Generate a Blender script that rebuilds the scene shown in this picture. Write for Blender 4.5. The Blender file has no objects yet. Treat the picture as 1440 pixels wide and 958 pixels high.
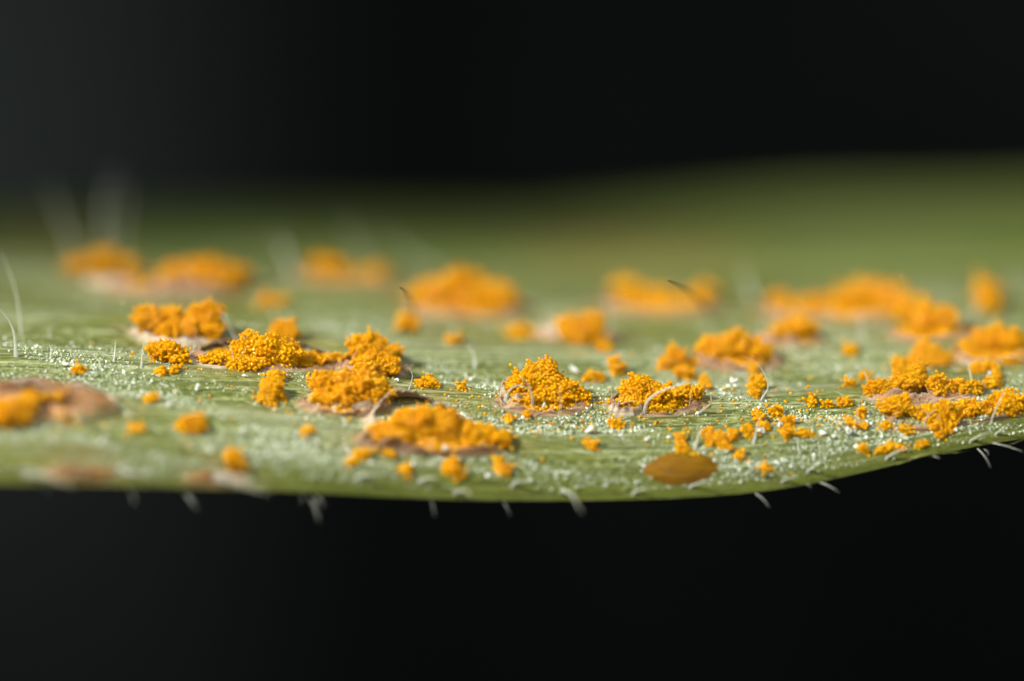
import bpy, math
import numpy as np

rng = np.random.default_rng(7)
scene = bpy.context.scene

# ------------------------------------------------------------------ camera
# one unit is about half a millimetre; the field of view is 14.4 units wide at the focus distance
D = 45.0
PITCH = math.radians(14.0)
DV = np.array([0.0, math.cos(PITCH), -math.sin(PITCH)])      # viewing direction
UV = np.array([0.0, math.sin(PITCH), math.cos(PITCH)])       # picture up
RV = np.array([1.0, 0.0, 0.0])
CAM = -D * DV + 0.66 * UV
APERTURE = 1.78                                              # lens opening radius in units

cam_data = bpy.data.cameras.new('camera')
cam_data.sensor_width = 36.0
cam_data.lens = 36.0 * D / 14.4
cam_data.clip_start = 0.5
cam_data.clip_end = 2000.0
cam_data.dof.use_dof = True
cam_data.dof.focus_distance = D
cam_data.dof.aperture_fstop = cam_data.lens * 1e-3 / (2 * APERTURE)
cam = bpy.data.objects.new('camera', cam_data)
scene.collection.objects.link(cam)
cam.location = CAM
cam.rotation_euler = (math.pi / 2 - PITCH, 0, 0)
scene.camera = cam

# ------------------------------------------------------------------ light
from mathutils import Vector
world = bpy.data.worlds.new('World')
scene.world = world
world.use_nodes = True
wb = world.node_tree.nodes['Background']
wb.inputs[0].default_value = (0.85, 0.95, 1.0, 1)
wb.inputs[1].default_value = 0.03


def area_lamp(name, loc, aim, size, energy, color):
    l = bpy.data.lights.new(name, 'AREA')
    l.shape = 'DISK'
    l.size = size
    l.energy = energy
    l.color = color
    o = bpy.data.objects.new(name, l)
    scene.collection.objects.link(o)
    o.location = loc
    o.rotation_euler = (Vector(loc) - Vector(aim)).to_track_quat('Z', 'Y').to_euler()
    return o


def cam_point(x, y, z):
    return CAM + z * DV + x * RV + y * UV


# hard warm key from the upper left: a focused lamp whose beam pools on the near half of the leaf
kl = bpy.data.lights.new('key_lamp', 'SPOT')
kl.energy = 1780000.0
kl.color = (1.0, 0.95, 0.85)
kl.shadow_soft_size = 7.0
kl.spot_size = math.radians(16.6)
kl.spot_blend = 0.75
key = bpy.data.objects.new('key_lamp', kl)
scene.collection.objects.link(key)
KEY_AIM = Vector((2.2, -1.2, 0.0))
key.location = KEY_AIM + Vector((-0.66, -0.40, 0.62)).normalized() * 120.0
key.rotation_euler = (Vector(key.location) - KEY_AIM).to_track_quat('Z', 'Y').to_euler()
# large weak fill from above the camera
area_lamp('fill_lamp', np.array([0.20, -0.62, 0.76]) * 70.0, (0, 0, 0), 60.0, 46000.0, (0.86, 0.95, 1.0))
# two weak lamps that light the backdrop from outside the picture
area_lamp('backdrop_lamp', cam_point(-128, 32, 378), cam_point(-96, 18, 440), 20.0, 88000.0, (0.93, 1.0, 1.0))
area_lamp('backdrop_lamp', cam_point(125, 85, 385), cam_point(112, 62, 440), 20.0, 26000.0, (0.97, 1.0, 0.93))

scene.view_settings.view_transform = 'Standard'
scene.view_settings.look = 'None'
scene.view_settings.exposure = 0.0
scene.view_settings.gamma = 1.0
scene.view_settings.use_curve_mapping = False
scene.render.engine = 'CYCLES'
scene.cycles.use_denoising = True
scene.cycles.max_bounces = 8
scene.cycles.transmission_bounces = 6
scene.cycles.transparent_max_bounces = 8
scene.cycles.sample_clamp_indirect = 6.0
scene.unit_settings.scale_length = 0.0005


# ------------------------------------------------------------------ helpers
def proj(px, v, d):
    """picture column, picture row (of 1440 x 958) and distance behind the focus plane -> world point"""
    px = np.asarray(px, float); v = np.asarray(v, float); d = np.asarray(d, float)
    s = (D + d) / D
    x = (px - 720.0) / 100.0 * s
    y = (479.0 - v) / 100.0 * s
    return CAM + (D + d)[..., None] * DV + x[..., None] * RV + y[..., None] * UV


def unproj(P):
    q = P - CAM
    z = q @ DV
    s = z / D
    return 720.0 + 100.0 * (q @ RV) / s, 479.0 - 100.0 * (q @ UV) / s, z - D


def new_mesh(name, V, F, smooth=True):
    V = np.ascontiguousarray(V, dtype=np.float32)
    me = bpy.data.meshes.new(name)
    if isinstance(F, np.ndarray):
        n, k = F.shape
        me.vertices.add(len(V))
        me.vertices.foreach_set('co', V.ravel())
        me.loops.add(n * k)
        me.loops.foreach_set('vertex_index', F.astype(np.int32).ravel())
        me.polygons.add(n)
        me.polygons.foreach_set('loop_start', np.arange(0, n * k, k, dtype=np.int32))
        me.update(calc_edges=True)
    else:
        me.from_pydata(V.tolist(), [], F)
    if smooth:
        me.polygons.foreach_set('use_smooth', np.ones(len(me.polygons), dtype=bool))
    return me


def link(name, me, mat=None, parent=None, loc=None):
    o = bpy.data.objects.new(name, me)
    scene.collection.objects.link(o)
    if me is not None and mat is not None:
        me.materials.append(mat)
    if parent is not None:
        o.parent = parent
    if loc is not None:
        o.location = loc
    return o


def tag(o, label=None, cat=None, group=None, kind=None):
    if label: o['label'] = label
    if cat: o['category'] = cat
    if group: o['group'] = group
    if kind: o['kind'] = kind
    return o


def smooth_noise(n, period, seed):
    """smooth 1-D noise of n samples, closed"""
    r = np.random.default_rng(seed)
    x = np.linspace(0, 2 * np.pi, n, endpoint=False)
    y = np.zeros(n)
    for k in range(1, period + 1):
        y += r.normal() / k ** 0.7 * np.cos(k * x + r.uniform(0, 6.28))
    return y / max(1e-6, np.abs(y).max())


# ------------------------------------------------------------------ materials
def mat_new(name):
    m = bpy.data.materials.new(name)
    m.use_nodes = True
    nt = m.node_tree
    nt.nodes.clear()
    out = nt.nodes.new('ShaderNodeOutputMaterial')
    return m, nt, out


def node(nt, t, **kw):
    n = nt.nodes.new(t)
    for k, v in kw.items():
        setattr(n, k, v)
    return n


def ramp(nt, fac, stops):
    r = node(nt, 'ShaderNodeValToRGB')
    el = r.color_ramp.elements
    while len(el) < len(stops):
        el.new(0.5)
    for e, (p, c) in zip(el, stops):
        e.position = p
        e.color = (*c, 1)
    nt.links.new(fac, r.inputs[0])
    return r.outputs[0]


def mapped(nt, scale):
    tc = node(nt, 'ShaderNodeTexCoord')
    mp = node(nt, 'ShaderNodeMapping')
    mp.inputs['Scale'].default_value = scale
    nt.links.new(tc.outputs['Object'], mp.inputs[0])
    return mp.outputs[0]


def noise(nt, vec, scale, detail=3.0, rough=0.55):
    n = node(nt, 'ShaderNodeTexNoise')
    n.inputs['Scale'].default_value = scale
    n.inputs['Detail'].default_value = detail
    n.inputs['Roughness'].default_value = rough
    nt.links.new(vec, n.inputs['Vector'])
    return n.outputs['Fac']


def mixc(nt, fac, a, b, mode='MIX'):
    m = node(nt, 'ShaderNodeMix', data_type='RGBA', blend_type=mode)
    for sock, val in ((m.inputs[0], fac), (m.inputs[6], a), (m.inputs[7], b)):
        if isinstance(val, (int, float)):
            sock.default_value = val
        elif isinstance(val, tuple):
            sock.default_value = (*val, 1)
        else:
            nt.links.new(val, sock)
    return m.outputs[2]


def mmath(nt, op, a, b=None):
    m = node(nt, 'ShaderNodeMath', operation=op)
    for sock, val in ((m.inputs[0], a), (m.inputs[1], b)):
        if val is None: continue
        if isinstance(val, (int, float)):
            sock.default_value = val
        else:
            nt.links.new(val, sock)
    return m.outputs[0]


def principled(nt, color, rough, spec=0.5, coat=0.0):
    p = node(nt, 'ShaderNodeBsdfPrincipled')
    for sock, val in ((p.inputs['Base Color'], color), (p.inputs['Roughness'], rough)):
        if isinstance(val, tuple):
            sock.default_value = (*val, 1)
        elif isinstance(val, (int, float)):
            sock.default_value = val
        else:
            nt.links.new(val, sock)
    p.inputs['Specular IOR Level'].default_value = spec
    p.inputs['Coat Weight'].default_value = coat
    p.inputs['Coat Roughness'].default_value = 0.12
    return p


def with_translucent(nt, out, p, color, fac):
    t = node(nt, 'ShaderNodeBsdfTranslucent')
    if isinstance(color, tuple):
        t.inputs[0].default_value = (*color, 1)
    else:
        nt.links.new(color, t.inputs[0])
    mx = node(nt, 'ShaderNodeMixShader')
    mx.inputs[0].default_value = fac
    nt.links.new(p.outputs[0], mx.inputs[1])
    nt.links.new(t.outputs[0], mx.inputs[2])
    nt.links.new(mx.outputs[0], out.inputs[0])
    return mx


# leaf blade: streaky green tissue, pale waxy bloom, fine cell relief
def make_leaf_mat():
    m, nt, out = mat_new('leaf_tissue')
    vlong = mapped(nt, (0.35, 1.0, 1.0))
    vcell = mapped(nt, (0.45, 1.0, 1.0))
    vraw = mapped(nt, (1, 1, 1))
    bu = node(nt, 'ShaderNodeAttribute', attribute_name='blade_uv').outputs['Vector']
    def blade(sx, sy):
        mp = node(nt, 'ShaderNodeMapping')
        mp.inputs['Scale'].default_value = (sx, sy, 1)
        nt.links.new(bu, mp.inputs[0])
        return mp.outputs[0]
    n_big = noise(nt, vlong, 0.55, 3)
    n_streak = noise(nt, blade(0.10, 1.0), 3.0, 4)
    n_line = noise(nt, blade(0.018, 1.0), 11.0, 4, 0.6)
    halo = node(nt, 'ShaderNodeAttribute', attribute_name='halo').outputs['Fac']
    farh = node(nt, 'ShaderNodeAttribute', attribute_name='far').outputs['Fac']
    rib = node(nt, 'ShaderNodeAttribute', attribute_name='rib').outputs['Fac']
    wax = node(nt, 'ShaderNodeAttribute', attribute_name='wax').outputs['Fac']
    col = ramp(nt, n_big, [(0.28, (0.162, 0.200, 0.013)), (0.52, (0.206, 0.230, 0.024)), (0.75, (0.248, 0.252, 0.044))])
    col = mixc(nt, ramp(nt, n_streak, [(0.42, (0, 0, 0)), (0.62, (0.55, 0.55, 0.55))]), col, (0.135, 0.162, 0.022))
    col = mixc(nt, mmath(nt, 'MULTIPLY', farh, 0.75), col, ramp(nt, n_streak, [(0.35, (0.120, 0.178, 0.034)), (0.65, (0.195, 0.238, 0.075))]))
    # waxy bloom, thickest on the backs of the veins
    bl = noise(nt, vlong, 1.1, 6, 0.65)
    blf = mmath(nt, 'MULTIPLY', ramp(nt, bl, [(0.40, (0.05, 0.05, 0.05)), (0.66, (0.76, 0.76, 0.76))]), wax)
    blf = mmath(nt, 'MULTIPLY', blf, mmath(nt, 'ADD', mmath(nt, 'MULTIPLY', rib, 0.85), 0.22))
    col = mixc(nt, blf, col, (0.36, 0.40, 0.275))
    # fine pale lines along the blade
    col = mixc(nt, mmath(nt, 'MULTIPLY', mmath(nt, 'ADD', wax, 0.15), ramp(nt, n_line, [(0.51, (0, 0, 0)), (0.62, (0.75, 0.75, 0.75))])), col, (0.40, 0.43, 0.25))
    col = mixc(nt, ramp(nt, n_line, [(0.38, (0.75, 0.75, 0.75)), (0.49, (0, 0, 0))]), col, (0.085, 0.115, 0.018))
    # yellowed, browned tissue about the pustules
    hn_ = mmath(nt, 'MULTIPLY', halo, mmath(nt, 'ADD', n_streak, 0.35))
    col = mixc(nt, ramp(nt, hn_, [(0.10, (0, 0, 0)), (0.70, (0.85, 0.85, 0.85))]), col, (0.250, 0.195, 0.050))
    # speckled cells
    vor = node(nt, 'ShaderNodeTexVoronoi')
    vor.inputs['Scale'].default_value = 15.0
    nt.links.new(vcell, vor.inputs['Vector'])
    fine = noise(nt, mapped(nt, (0.30, 1.0, 1.0)), 22.0, 3, 0.7)
    spk = mmath(nt, 'MULTIPLY', mmath(nt, 'ADD', mmath(nt, 'MULTIPLY', wax, 0.80), 0.12), mmath(nt, 'SUBTRACT', 1.0, mmath(nt, 'MULTIPLY', rib, 0.45)))
    col = mixc(nt, mmath(nt, 'MULTIPLY', spk, ramp(nt, fine, [(0.40, (0.9, 0.9, 0.9)), (0.55, (0, 0, 0))])), col, (0.050, 0.072, 0.010))
    col = mixc(nt, mmath(nt, 'MULTIPLY', spk, ramp(nt, fine, [(0.57, (0, 0, 0)), (0.68, (0.85, 0.85, 0.85))])), col, (0.48, 0.52, 0.34))
    p = principled(nt, col, 0.33, 0.55, 0.0)
    b1 = node(nt, 'ShaderNodeBump')
    b1.inputs['Strength'].default_value = 0.35
    b1.inputs['Distance'].default_value = 0.05
    nt.links.new(vor.outputs['Distance'], b1.inputs['Height'])
    b1.invert = True
    b2 = node(nt, 'ShaderNodeBump')
    b2.inputs['Strength'].default_value = 0.6
    b2.inputs['Distance'].default_value = 0.04
    nt.links.new(fine, b2.inputs['Height'])
    nt.links.new(b1.outputs[0], b2.inputs['Normal'])
    b3 = node(nt, 'ShaderNodeBump')
    b3.inputs['Strength'].default_value = 0.9
    b3.inputs['Distance'].default_value = 0.12
    nt.links.new(n_line, b3.inputs['Height'])
    nt.links.new(b2.outputs[0], b3.inputs['Normal'])
    nt.links.new(b3.outputs[0], p.inputs['Normal'])
    with_translucent(nt, out, p, mixc(nt, 1.0, col, (0.95, 1.0, 0.35), 'MULTIPLY'), 0.24)
    return m


def make_spore_mat():
    m, nt, out = mat_new('orange_spores')
    g = node(nt, 'ShaderNodeNewGeometry')
    c = ramp(nt, g.outputs['Random Per Island'], [(0.0, (0.54, 0.250, 0.001)), (0.12, (0.74, 0.420, 0.0012)), (0.7, (0.85, 0.520, 0.0015)), (1.0, (0.97, 0.68, 0.003))])
    # older, redder and fresher, yellower patches within a heap
    tc = node(nt, 'ShaderNodeNewGeometry')
    f = noise(nt, tc.outputs['Position'], 2.6, 3, 0.6)
    c = mixc(nt, 1.0, c, ramp(nt, f, [(0.36, (0.92, 0.84, 0.8)), (0.52, (1.0, 1.0, 1.0)), (0.68, (1.0, 1.06, 1.0))]), 'MULTIPLY')
    p = principled(nt, c, 0.12, 0.9, 0.0)
    p.inputs['Specular Tint'].default_value = (1.0, 0.80, 0.22, 1)
    p.inputs['Coat Weight'].default_value = 0.55
    p.inputs['Coat Roughness'].default_value = 0.10
    p.inputs['Coat Tint'].default_value = (1.0, 0.90, 0.45, 1)
    p.inputs['Transmission Weight'].default_value = 0.34
    p.inputs['IOR'].default_value = 1.38
    p.inputs['Subsurface Weight'].default_value = 0.40
    p.inputs['Subsurface Radius'].default_value = (1.0, 0.55, 0.03)
    p.inputs['Subsurface Scale'].default_value = 0.05
    with_translucent(nt, out, p, (1.0, 0.64, 0.001), 0.46)
    return m


def make_skin_mat(name, a, b, c, trans, rough=0.5, lip=True, spec=0.5):
    m, nt, out = mat_new(name)
    vs = mapped(nt, (0.22, 1.2, 1.6))
    f = noise(nt, vs, 14.0, 5, 0.7)
    col = ramp(nt, f, [(0.34, a), (0.50, b), (0.66, c)])
    if lip:
        at_ = node(nt, 'ShaderNodeAttribute', attribute_name='lip')
        wob = mmath(nt, 'ADD', at_.outputs['Fac'], mmath(nt, 'MULTIPLY', mmath(nt, 'SUBTRACT', f, 0.5), 0.7))
        # grown from green leaf skin at the foot, dry and pale at the torn edge
        col = mixc(nt, ramp(nt, wob, [(0.10, (1, 1, 1)), (0.36, (0, 0, 0))]), col, (0.21, 0.215, 0.085))
        col = mixc(nt, ramp(nt, wob, [(0.70, (0, 0, 0)), (1.05, (0.75, 0.75, 0.75))]), col, (0.62, 0.50, 0.37))
    p = principled(nt, col, rough, spec, 0.0)
    bp = node(nt, 'ShaderNodeBump')
    bp.inputs['Strength'].default_value = 0.9
    bp.inputs['Distance'].default_value = 0.04
    nt.links.new(f, bp.inputs['Height'])
    nt.links.new(bp.outputs[0], p.inputs['Normal'])
    mx = with_translucent(nt, out, p, b, trans)
    if lip:
        # papery and partly see-through towards the torn edge
        tr = node(nt, 'ShaderNodeBsdfTransparent')
        m2 = node(nt, 'ShaderNodeMixShader')
        nt.links.new(ramp(nt, wob, [(0.55, (0, 0, 0)), (1.15, (0.75, 0.75, 0.75))]), m2.inputs[0])
        nt.links.new(mx.outputs[0], m2.inputs[1])
        nt.links.new(tr.outputs[0], m2.inputs[2])
        nt.links.new(m2.outputs[0], out.inputs[0])
    return m


def make_hair_mat():
    m, nt, out = mat_new('glassy_hair')
    p = principled(nt, (0.88, 0.90, 0.82), 0.09, 0.7, 0.0)
    p.inputs['Transmission Weight'].default_value = 0.70
    p.inputs['IOR'].default_value = 1.42
    with_translucent(nt, out, p, (0.72, 0.77, 0.62), 0.24)
    return m


def make_wax_mat():
    m, nt, out = mat_new('white_wax')
    g = node(nt, 'ShaderNodeNewGeometry')
    c = ramp(nt, g.outputs['Random Per Island'], [(0.0, (0.12, 0.16, 0.04)), (0.40, (0.26, 0.31, 0.15)), (0.75, (0.52, 0.57, 0.44)), (1.0, (0.86, 0.90, 0.84))])
    p = principled(nt, c, 0.10, 1.0, 0.5)
    with_translucent(nt, out, p, (0.7, 0.78, 0.55), 0.25)
    return m


def make_flake_mat():
    m, nt, out = mat_new('pale_flake')
    f = noise(nt, mapped(nt, (1, 1, 1)), 14.0, 3)
    c = ramp(nt, f, [(0.3, (0.55, 0.57, 0.50)), (0.7, (0.84, 0.85, 0.80))])
    p = principled(nt, c, 0.3, 0.6, 0.0)
    with_translucent(nt, out, p, (0.8, 0.83, 0.74), 0.3)
    return m


def make_backdrop_mat():
    m, nt, out = mat_new('dark_cloth')
    f = noise(nt, mapped(nt, (1, 1, 1)), 0.05, 2)
    c = ramp(nt, f, [(0.3, (0.017, 0.018, 0.0178)), (0.7, (0.022, 0.0232, 0.0224))])
    p = principled(nt, c, 0.95, 0.0)
    nt.links.new(p.outputs[0], out.inputs[0])
    return m


M_LEAF = make_leaf_mat()
M_SPORE = make_spore_mat()
M_SKIN = make_skin_mat('torn_epidermis', (0.19, 0.085, 0.030), (0.38, 0.205, 0.100), (0.58, 0.42, 0.29), 0.38)
M_PALE = make_skin_mat('pale_epidermis', (0.34, 0.24, 0.14), (0.52, 0.42, 0.30), (0.70, 0.62, 0.50), 0.32)
M_AMBER = make_skin_mat('amber_blister', (0.120, 0.052, 0.0002), (0.185, 0.086, 0.0002), (0.250, 0.122, 0.0003), 0.30, 0.14, False, 0.16)
M_MOUND = make_skin_mat('streaky_blister', (0.24, 0.095, 0.022), (0.42, 0.200, 0.060), (0.62, 0.46, 0.33), 0.30)
M_SHRED = make_skin_mat('torn_fibres', (0.34, 0.22, 0.12), (0.50, 0.37, 0.25), (0.66, 0.56, 0.44), 0.35, 0.4, False)
M_BROWN = make_skin_mat('brown_hair', (0.03, 0.027, 0.018), (0.05, 0.045, 0.03), (0.09, 0.08, 0.055), 0.2, 0.3, False)
M_RUST = make_skin_mat('rusty_skin', (0.13, 0.060, 0.010), (0.24, 0.115, 0.022), (0.36, 0.21, 0.08), 0.25)
M_HAIR = make_hair_mat()
M_WAX = make_wax_mat()
M_FLAKE = make_flake_mat()
M_BACK = make_backdrop_mat()

# ------------------------------------------------------------------ backdrop: a dark cloth hung far behind, with wide folds
def build_backdrop():
    nx, nz = 160, 90
    X, Z = np.meshgrid(np.linspace(-420, 420, nx), np.linspace(-330, 330, nz))
    Dp = 400 + 5 * np.sin(X * 0.035 + 0.4 * np.sin(Z * 0.02)) + 2.5 * np.sin(X * 0.081 + 1.3) - 0.0003 * (X ** 2 + Z ** 2)
    V = CAM + (D + Dp)[..., None] * DV + X[..., None] * RV + Z[..., None] * UV
    idx = np.arange(nx * nz).reshape(nz, nx)
    F = np.stack([idx[:-1, :-1], idx[:-1, 1:], idx[1:, 1:], idx[1:, :-1]], -1).reshape(-1, 4)
    o = link('backdrop', new_mesh('backdrop', V.reshape(-1, 3), F), M_BACK)
    tag(o, 'dark backdrop far behind the leaf', None, None, 'structure')


build_backdrop()

# ------------------------------------------------------------------ leaf surface
# cross sections of the leaf at seven columns: picture row and depth of thirteen lines that run along the blade
COLS = np.array([-900, 0, 360, 720, 1080, 1440, 2340.0])
#        edge    roll    belly   shoulder  ...focus...                     ... crest  dip   far half ... far edge
ROWV = np.array([
    [676, 660, 640, 612, 572, 536, 500, 462, 424, 388, 352, 376, 330, 300, 270],
    [681, 668, 648, 618, 578, 540, 505, 470, 432, 394, 358, 384, 338, 310, 282],
    [690, 676, 656, 630, 592, 556, 520, 484, 446, 408, 370, 396, 348, 316, 284],
    [704, 690, 670, 644, 608, 574, 538, 500, 460, 424, 388, 412, 360, 326, 296],
    [690, 678, 660, 636, 604, 572, 540, 504, 466, 428, 388, 410, 356, 308, 256],
    [617, 610, 600, 586, 568, 548, 522, 490, 454, 418, 378, 402, 344, 290, 232],
    [540, 534, 526, 516, 502, 488, 470, 446, 420, 390, 350, 376, 320, 250, 170]], float)
ROWD = np.array([
    [-3.6, -4.1, -4.2, -3.7, -2.6, -1.4, -0.2, 1.1, 2.6, 4.2, 6.2, 7.8, 9.5, 12.0, 15.0],
    [-3.0, -3.6, -3.8, -3.3, -2.2, -1.0, 0.1, 1.3, 2.7, 4.3, 6.2, 7.8, 9.5, 12.0, 15.0],
    [-1.9, -2.6, -2.8, -2.4, -1.5, -0.6, 0.3, 1.4, 2.7, 4.3, 6.3, 7.9, 9.6, 12.2, 15.5],
    [-1.0, -1.8, -2.0, -1.7, -1.0, -0.2, 0.8, 2.0, 3.4, 4.9, 6.6, 8.2, 9.8, 12.2, 15.5],
    [-0.5, -1.1, -1.3, -1.1, -0.5, 0.2, 1.1, 2.1, 3.3, 4.7, 6.6, 8.1, 9.8, 11.8, 14.2],
    [0.0, -0.4, -0.6, -0.4, 0.0, 0.5, 1.2, 2.1, 3.2, 4.6, 6.6, 8.1, 9.8, 11.8, 14.0],
    [0.8, 0.5, 0.3, 0.5, 0.9, 1.4, 2.0, 2.9, 4.0, 5.3, 7.0, 8.4, 10.0, 12.0, 14.2]], float)
ROWD[:, 1] = ROWD[:, 2] - 0.10
ROWD[:, 0] = ROWD[:, 2] - 0.12
ROWD = np.where(ROWD < 0, ROWD * np.array([0.72, 0.70, 0.66, 0.55, 0.55, 0.55, 0.6])[:, None], ROWD)
ROWD[:, 11:] += np.array([0.8, 1.2, 2.6, 4.2])
ROWV[:, 11] += 12
ROWV[:, 14] += np.array([14, 14, 14, 12, 18, 26, 30])
ROWV[:, 13] += np.array([8, 8, 8, 8, 14, 20, 24])
ROWV[:, 12] += np.array([4, 4, 4, 4, 6, 8, 10])
ROWD[:, 8:11] *= np.array([1.14, 1.28, 1.36])
ROWD[:, 11:] += np.array([2.2, 1.6, 1.6, 1.6])
NK = ROWV.shape[1]
KCREST = 10


def catmull(xk, yk, x):
    """cubic interpolation of rows yk (n x m) given at xk (n), at points x"""
    xk = np.asarray(xk, float)
    m = np.zeros_like(yk)
    m[1:-1] = (yk[2:] - yk[:-2]) / (xk[2:] - xk[:-2])[:, None]
    m[0] = (yk[1] - yk[0]) / (xk[1] - xk[0])
    m[-1] = (yk[-1] - yk[-2]) / (xk[-1] - xk[-2])
    i = np.clip(np.searchsorted(xk, x) - 1, 0, len(xk) - 2)
    h = (xk[i + 1] - xk[i])
    t = ((x - xk[i]) / h)[:, None]
    h = h[:, None]
    return ((2 * t**3 - 3 * t**2 + 1) * yk[i] + (t**3 - 2 * t**2 + t) * h * m[i]
            + (-2 * t**3 + 3 * t**2) * yk[i + 1] + (t**3 - t**2) * h * m[i + 1])


def ribs(px, t):
    """long veins: low rounded ridges along the blade, in picture rows (hundredths of a unit)"""
    w = (t - np.interp(px, [-900, 0, 200, 450, 720, 1000, 1200, 1440, 2340], [4.2, 4.1, 4.0, 3.6, 3.3, 3.35, 3.55, 3.8, 3.8])) / 1.78 + 0.012 * np.sin(px / 95.0 + 1.0)
    a = np.interp(t, [0, 1.2, 2.6, 3.4, 9.0, 10.0, 14.0], [0, 0.05, 0.8, 1.0, 0.9, 0.35, 1.0])
    r = np.abs(np.cos(np.pi * w)) ** 1.6 * 11.0 + 2.2 * np.abs(np.cos(np.pi * (3 * w + 0.3))) ** 2
    b = 1.1 * np.sin(px / 63.0 + 3 * t) * np.sin(t * 2.1 + px / 140.0)
    f = 0.8 * np.sin(2 * np.pi * 7.0 * w + 0.7 * np.sin(px / 170.0)) * np.clip(np.interp(t, [2, 3.5, 8, 9], [0, 1, 1, 0]), 0, 1)
    return a * (r + b + f)


def surf_vd(px, t):
    """arrays px (n), t (m) -> row and depth arrays n x m"""
    kv = catmull(COLS, ROWV, px)
    kd_ = catmull(COLS, ROWD, px)
    v = catmull(np.arange(NK), kv.T, t).T
    d = catmull(np.arange(NK), kd_.T, t).T
    v = v - ribs(px[:, None], t[None, :])
    return v, d


def surf(px, t):
    v, d = surf_vd(px, t)
    return proj(np.broadcast_to(px[:, None], v.shape), v, d)


def S(px, t):
    """pointwise surface for equal-shaped px and t"""
    px = np.atleast_1d(np.asarray(px, float)); t = np.atleast_1d(np.asarray(t, float))
    kv = catmull(COLS, ROWV, px)
    kd_ = catmull(COLS, ROWD, px)
    def rowcub(K):
        m = np.zeros_like(K)
        m[:, 1:-1] = (K[:, 2:] - K[:, :-2]) / 2
        m[:, 0] = K[:, 1] - K[:, 0]
        m[:, -1] = K[:, -1] - K[:, -2]
        i = np.clip(np.floor(t).astype(int), 0, NK - 2)
        q = t - i
        a = np.arange(len(px))
        return ((2*q**3-3*q**2+1)*K[a, i] + (q**3-2*q**2+q)*m[a, i] + (-2*q**3+3*q**2)*K[a, i+1] + (q**3-q**2)*m[a, i+1])
    v = rowcub(kv) - ribs(px, t)
    d = rowcub(kd_)
    return proj(px, v, d)


def normal(px, t):
    e = 0.02
    a = S(px + 2.0, t) - S(px - 2.0, t)
    b = S(px, t + e) - S(px, t - e)
    n = np.cross(a, b)
    return n / np.linalg.norm(n, axis=-1, keepdims=True)


TT = np.linspace(0, KCREST, 900)


def t_at(px, v):
    """parameter of the leaf point seen at this picture position (near half)"""
    vv, _ = surf_vd(np.array([float(px)]), TT)
    vv = np.minimum.accumulate(vv[0])
    return float(np.interp(-v, -vv, TT))


def at(px, v):
    t = t_at(px, v)
    return S(px, t)[0], normal(np.array([float(px)]), np.array([t]))[0], t


# look-up of the surface depth over the picture, to keep grains out of the leaf
LPX = np.arange(-300, 1760, 6.0)
LV = np.arange(340, 720, 1.0)
_v, _d = surf_vd(LPX, TT)
LUT = np.zeros((len(LPX), len(LV)))
for i in range(len(LPX)):
    vv = np.minimum.accumulate(_v[i])
    LUT[i] = np.interp(-LV[::-1], -vv, _d[i], left=-99.0, right=99.0)[::-1]


def above_leaf(P, margin=0.0):
    px, v, d = unproj(P)
    i = np.clip(((px + 300) / 6).round().astype(int), 0, len(LPX) - 1)
    j = np.clip((v - 340).round().astype(int), 0, len(LV) - 1)
    sd = LUT[i, j]
    sd = np.where(sd < -90, 50.0, sd)      # below the margin: open air
    return d < sd + margin


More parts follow.
